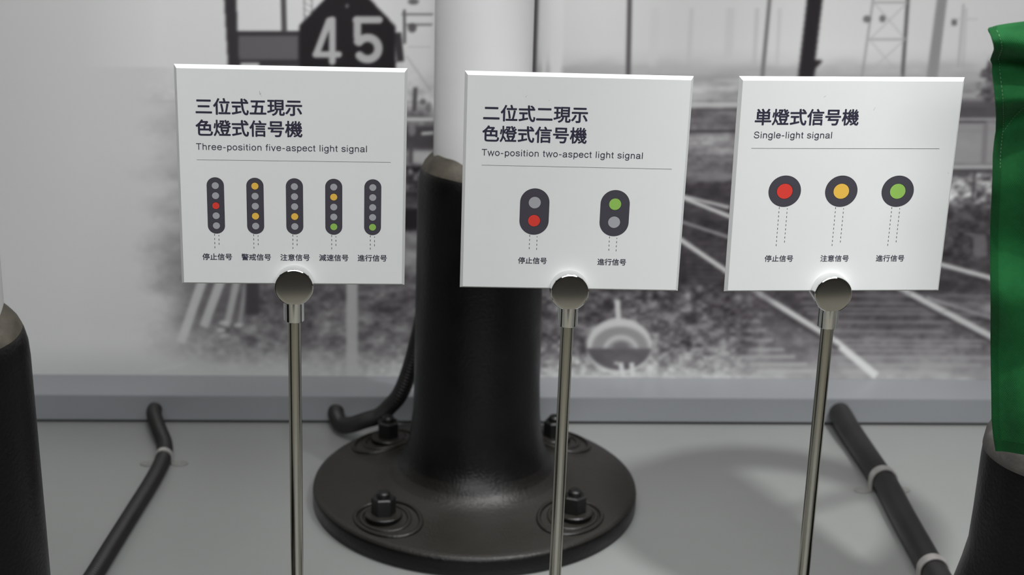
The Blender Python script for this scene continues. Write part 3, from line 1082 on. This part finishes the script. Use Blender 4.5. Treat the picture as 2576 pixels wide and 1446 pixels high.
CG = 'black cable conduits from the skirting'
conduit('thin black ribbed conduit curving over the floor, left of the first sign', [(-.3945, 2.1705, .0235), (-.3925, 2.150, .0235), (-.3800, 2.112, .0190), (-.3655, 2.072, .0125), (-.3605, 2.030, .0108),
        (-.3635, 1.965, .0106), (-.3745, 1.860, .0106), (-.3838, 1.774, .0106), (-.3915, 1.700, .0106), (-.402, 1.62, .0106), (-.410, 1.556, .0106)], .0103, CG, True, [2.032])
conduit('black ribbed conduit rising behind the cast iron mast base', [(-.1300, 2.1705, .0215), (-.1290, 2.1560, .0205), (-.1200, 2.1330, .0165), (-.1040, 2.1150, .0240), (-.0860, 2.1020, .0360), (-.0640, 2.0900, .0490),
        (-.0480, 2.0820, .0680), (-.0340, 2.0730, .0900), (-.0210, 2.0690, .1270), (-.0105, 2.0650, .170), (.000, 2.058, .225), (.012, 2.045, .300), (.022, 2.035, .40)], .0112, CG, True, [])
conduit('thick smooth black conduit crossing the floor on the right', [(.6215, 2.1705, .0235), (.6222, 2.150, .0232), (.6235, 2.110, .0205), (.6265, 2.070, .0172), (.6288, 1.990, .0168), (.6305, 1.9346, .0168),
        (.6270, 1.846, .0168), (.6250, 1.769, .0168), (.6236, 1.700, .0168), (.6235, 1.580, .0168)], .0163, CG, False, [1.952, 1.702])

# ------------------------------------------------------------------ green flag
flag = empty('signal_flag', 'green cloth flag hanging at the right edge of the scene', 'flag', (0.71, 1.13, 0))
EDGE = [(0.4652, 0.7452), (0.4679, 0.7419), (0.4708, 0.7353), (0.4721, 0.7304), (0.4717, 0.7257), (0.4712, 0.718), (0.4736, 0.7133), (0.4738, 0.7089), (0.476, 0.6991),
        (0.4796, 0.6815), (0.4822, 0.6695), (0.4843, 0.6554), (0.4836, 0.6363), (0.4852, 0.6141), (0.4882, 0.5832), (0.4957, 0.5196), (0.5026, 0.4711), (0.5094, 0.4215),
        (0.5135, 0.3903), (0.5178, 0.371), (0.5211, 0.3592)]
ez = np.array([e[1] for e in EDGE])[::-1]
ex = np.array([e[0] for e in EDGE])[::-1]
FX1, FY1 = 0.712, 1.137          # the staff
NU, NV = 110, 240


def cloth(u, v):
    """u from the free edge to the staff, v from top to bottom"""
    xr = FX1 - .004
    xl0 = 0.4690 if v < 1e-9 else float(np.interp(.7475 - v * (.7475 - .3590), ez, ex))
    zt = .7479 + .015 * u ** .7 + .042 * u
    zb = .3590 + .064 * u + .002 * math.sin(5 * u)
    z = zt + (zb - zt) * v
    x = xl0 + (xr - xl0) * u
    y = 1.300 + (FY1 - 1.300) * u
    # folds: a roll along the top, a sag below it, slow waves further down
    h = z
    d = -.016 * math.exp(-((h - (.737 + .012 * u)) / .013) ** 2)
    d += .018 * math.exp(-((h - (.711 + .01 * u)) / .011) ** 2) * (0.4 + 0.6 * min(1, u * 9))
    d += -.014 * math.exp(-((h - (.690 + .055 * u)) / .013) ** 2)
    d += .013 * math.exp(-((h - (.652 + .22 * u)) / .017) ** 2)
    d += -.009 * math.exp(-((h - (.618 + .10 * u)) / .022) ** 2)
    d += .010 * math.exp(-((h - (.565 - .06 * u)) / .026) ** 2)
    d += -.007 * math.exp(-((h - (.515 + .05 * u)) / .024) ** 2)
    d += .006 * math.exp(-((h - (.465 - .10 * u)) / .03) ** 2)
    d += .0040 * math.sin(13 * u + 9 * v) * v + .003 * math.sin(38 * u - 7 * v + 1) * (0.3 + v) * (1 - .7 * v) + .0022 * math.sin(26 * v + 6 * u)
    d *= 1.25
    if v < .02:
        d += .006 * (1 - v / .02)
    return Vector((x + d * .3, y + d, z))


def cloth_patch(u0, u1, v0, v1, nu, nv, lift, thick, name, mats, parent):
    V, F = [], []
    for s in (0, 1):
        for j in range(nv + 1):
            for i in range(nu + 1):
                u, v = u0 + (u1 - u0) * i / nu, v0 + (v1 - v0) * j / nv
                q = cloth(u, v)
                V.append((q.x, q.y - lift + s * thick, q.z))
    st = nu + 1
    half = st * (nv + 1)
    for j in range(nv):
        for i in range(nu):
            a = j * st + i
            F.append((a, a + st, a + st + 1, a + 1))
            F.append((half + a, half + a + 1, half + a + st + 1, half + a + st))
    rim = [i for i in range(st)] + [j * st + nu for j in range(1, nv + 1)] + [nv * st + i for i in range(nu - 1, -1, -1)] + [j * st for j in range(nv - 1, 0, -1)]
    for a, b in zip(rim, rim[1:] + rim[:1]):
        F.append((a, b, half + b, half + a))
    return pydata(name, V, F, mats, parent, smooth=60)


def cloth_mat(name, col, scale):
    m = mat(name, col, 0.8, spec=0.12, var=0.30, vscale=18)
    nt = m.node_tree
    b = nt.nodes['Principled BSDF']
    b.inputs['Sheen Weight'].default_value = 0.06
    b.inputs['Sheen Roughness'].default_value = 0.4
    tc = nt.nodes.new('ShaderNodeTexCoord')
    mp = nt.nodes.new('ShaderNodeMapping')
    mp.inputs['Rotation'].default_value = (0, math.radians(35), 0)
    wv = nt.nodes.new('ShaderNodeTexWave')
    wv.bands_direction = 'X'
    wv.inputs['Scale'].default_value = scale
    wv.inputs['Distortion'].default_value = 0.6
    bp = nt.nodes.new('ShaderNodeBump')
    bp.inputs['Strength'].default_value = 0.35
    bp.inputs['Distance'].default_value = 0.0006
    nt.links.new(tc.outputs['Object'], mp.inputs['Vector'])
    nt.links.new(mp.outputs['Vector'], wv.inputs['Vector'])
    nt.links.new(wv.outputs['Fac'], bp.inputs['Height'])
    nt.links.new(bp.outputs['Normal'], b.inputs['Normal'])
    return m


M_CLOTH = cloth_mat('green_cotton', (0.013, 0.112, 0.031), 260)
M_HEM = cloth_mat('green_cotton_hem', (0.0085, 0.082, 0.022), 260)
M_THREAD = mat('pale_green_thread', (0.13, 0.33, 0.15), 0.6, var=0.1)
fo = Vector(flag.location)


def shift(o):
    o.location = -fo
    return o


cl = shift(cloth_patch(0, 1, 0, 1, NU, NV, 0, .0007, 'cloth', (M_CLOTH,), flag))
shm = cloth_patch(.001, .024, .002, .998, 8, NV, .0009, .0008, 'side_hem', (M_HEM,), cl)
bhm = cloth_patch(.001, 1, .970, .9995, NU, 6, .0010, .0009, 'bottom_hem', (M_HEM,), cl)
V, F = [], []
seams = [((.021, .008 + i * .0066), (.021, .0116 + i * .0066)) for i in range(46)]
seams += [((.115 - .0057 * i, .150 + .0056 * i), (.1118 - .0057 * i, .1532 + .0056 * i)) for i in range(17)]
for (ua, va), (ub, vb) in seams:
    if True:
        a, b = cloth(ua, va), cloth(ub, vb)
        n = len(V)
        for q in (a, b):
            V += [(q.x - .00022, q.y - .0012, q.z), (q.x + .00022, q.y - .0012, q.z), (q.x, q.y - .0016, q.z)]
        F += [(n, n + 3, n + 5, n + 2), (n + 2, n + 5, n + 4, n + 1), (n, n + 1, n + 4, n + 3)]
pydata('stitching', V, F, (M_THREAD,), cl)['label'] = 'pale green stitch line'
bm = bmesh.new()
add_lathe(bm, [(.0065, .012), (.0065, .80), (.005, .806)], 24)
bmesh.ops.translate(bm, verts=bm.verts, vec=(FX1 + .002 - fo.x, FY1 - fo.y, 0))
obj('staff', bm, (M_WOOD,), flag, smooth=40)
bm = bmesh.new()
add_lathe(bm, [(.048, 0), (.05, .002), (.05, .010), (.047, .013)], 48)
bmesh.ops.translate(bm, verts=bm.verts, vec=(FX1 + .002 - fo.x, FY1 - fo.y, 0))
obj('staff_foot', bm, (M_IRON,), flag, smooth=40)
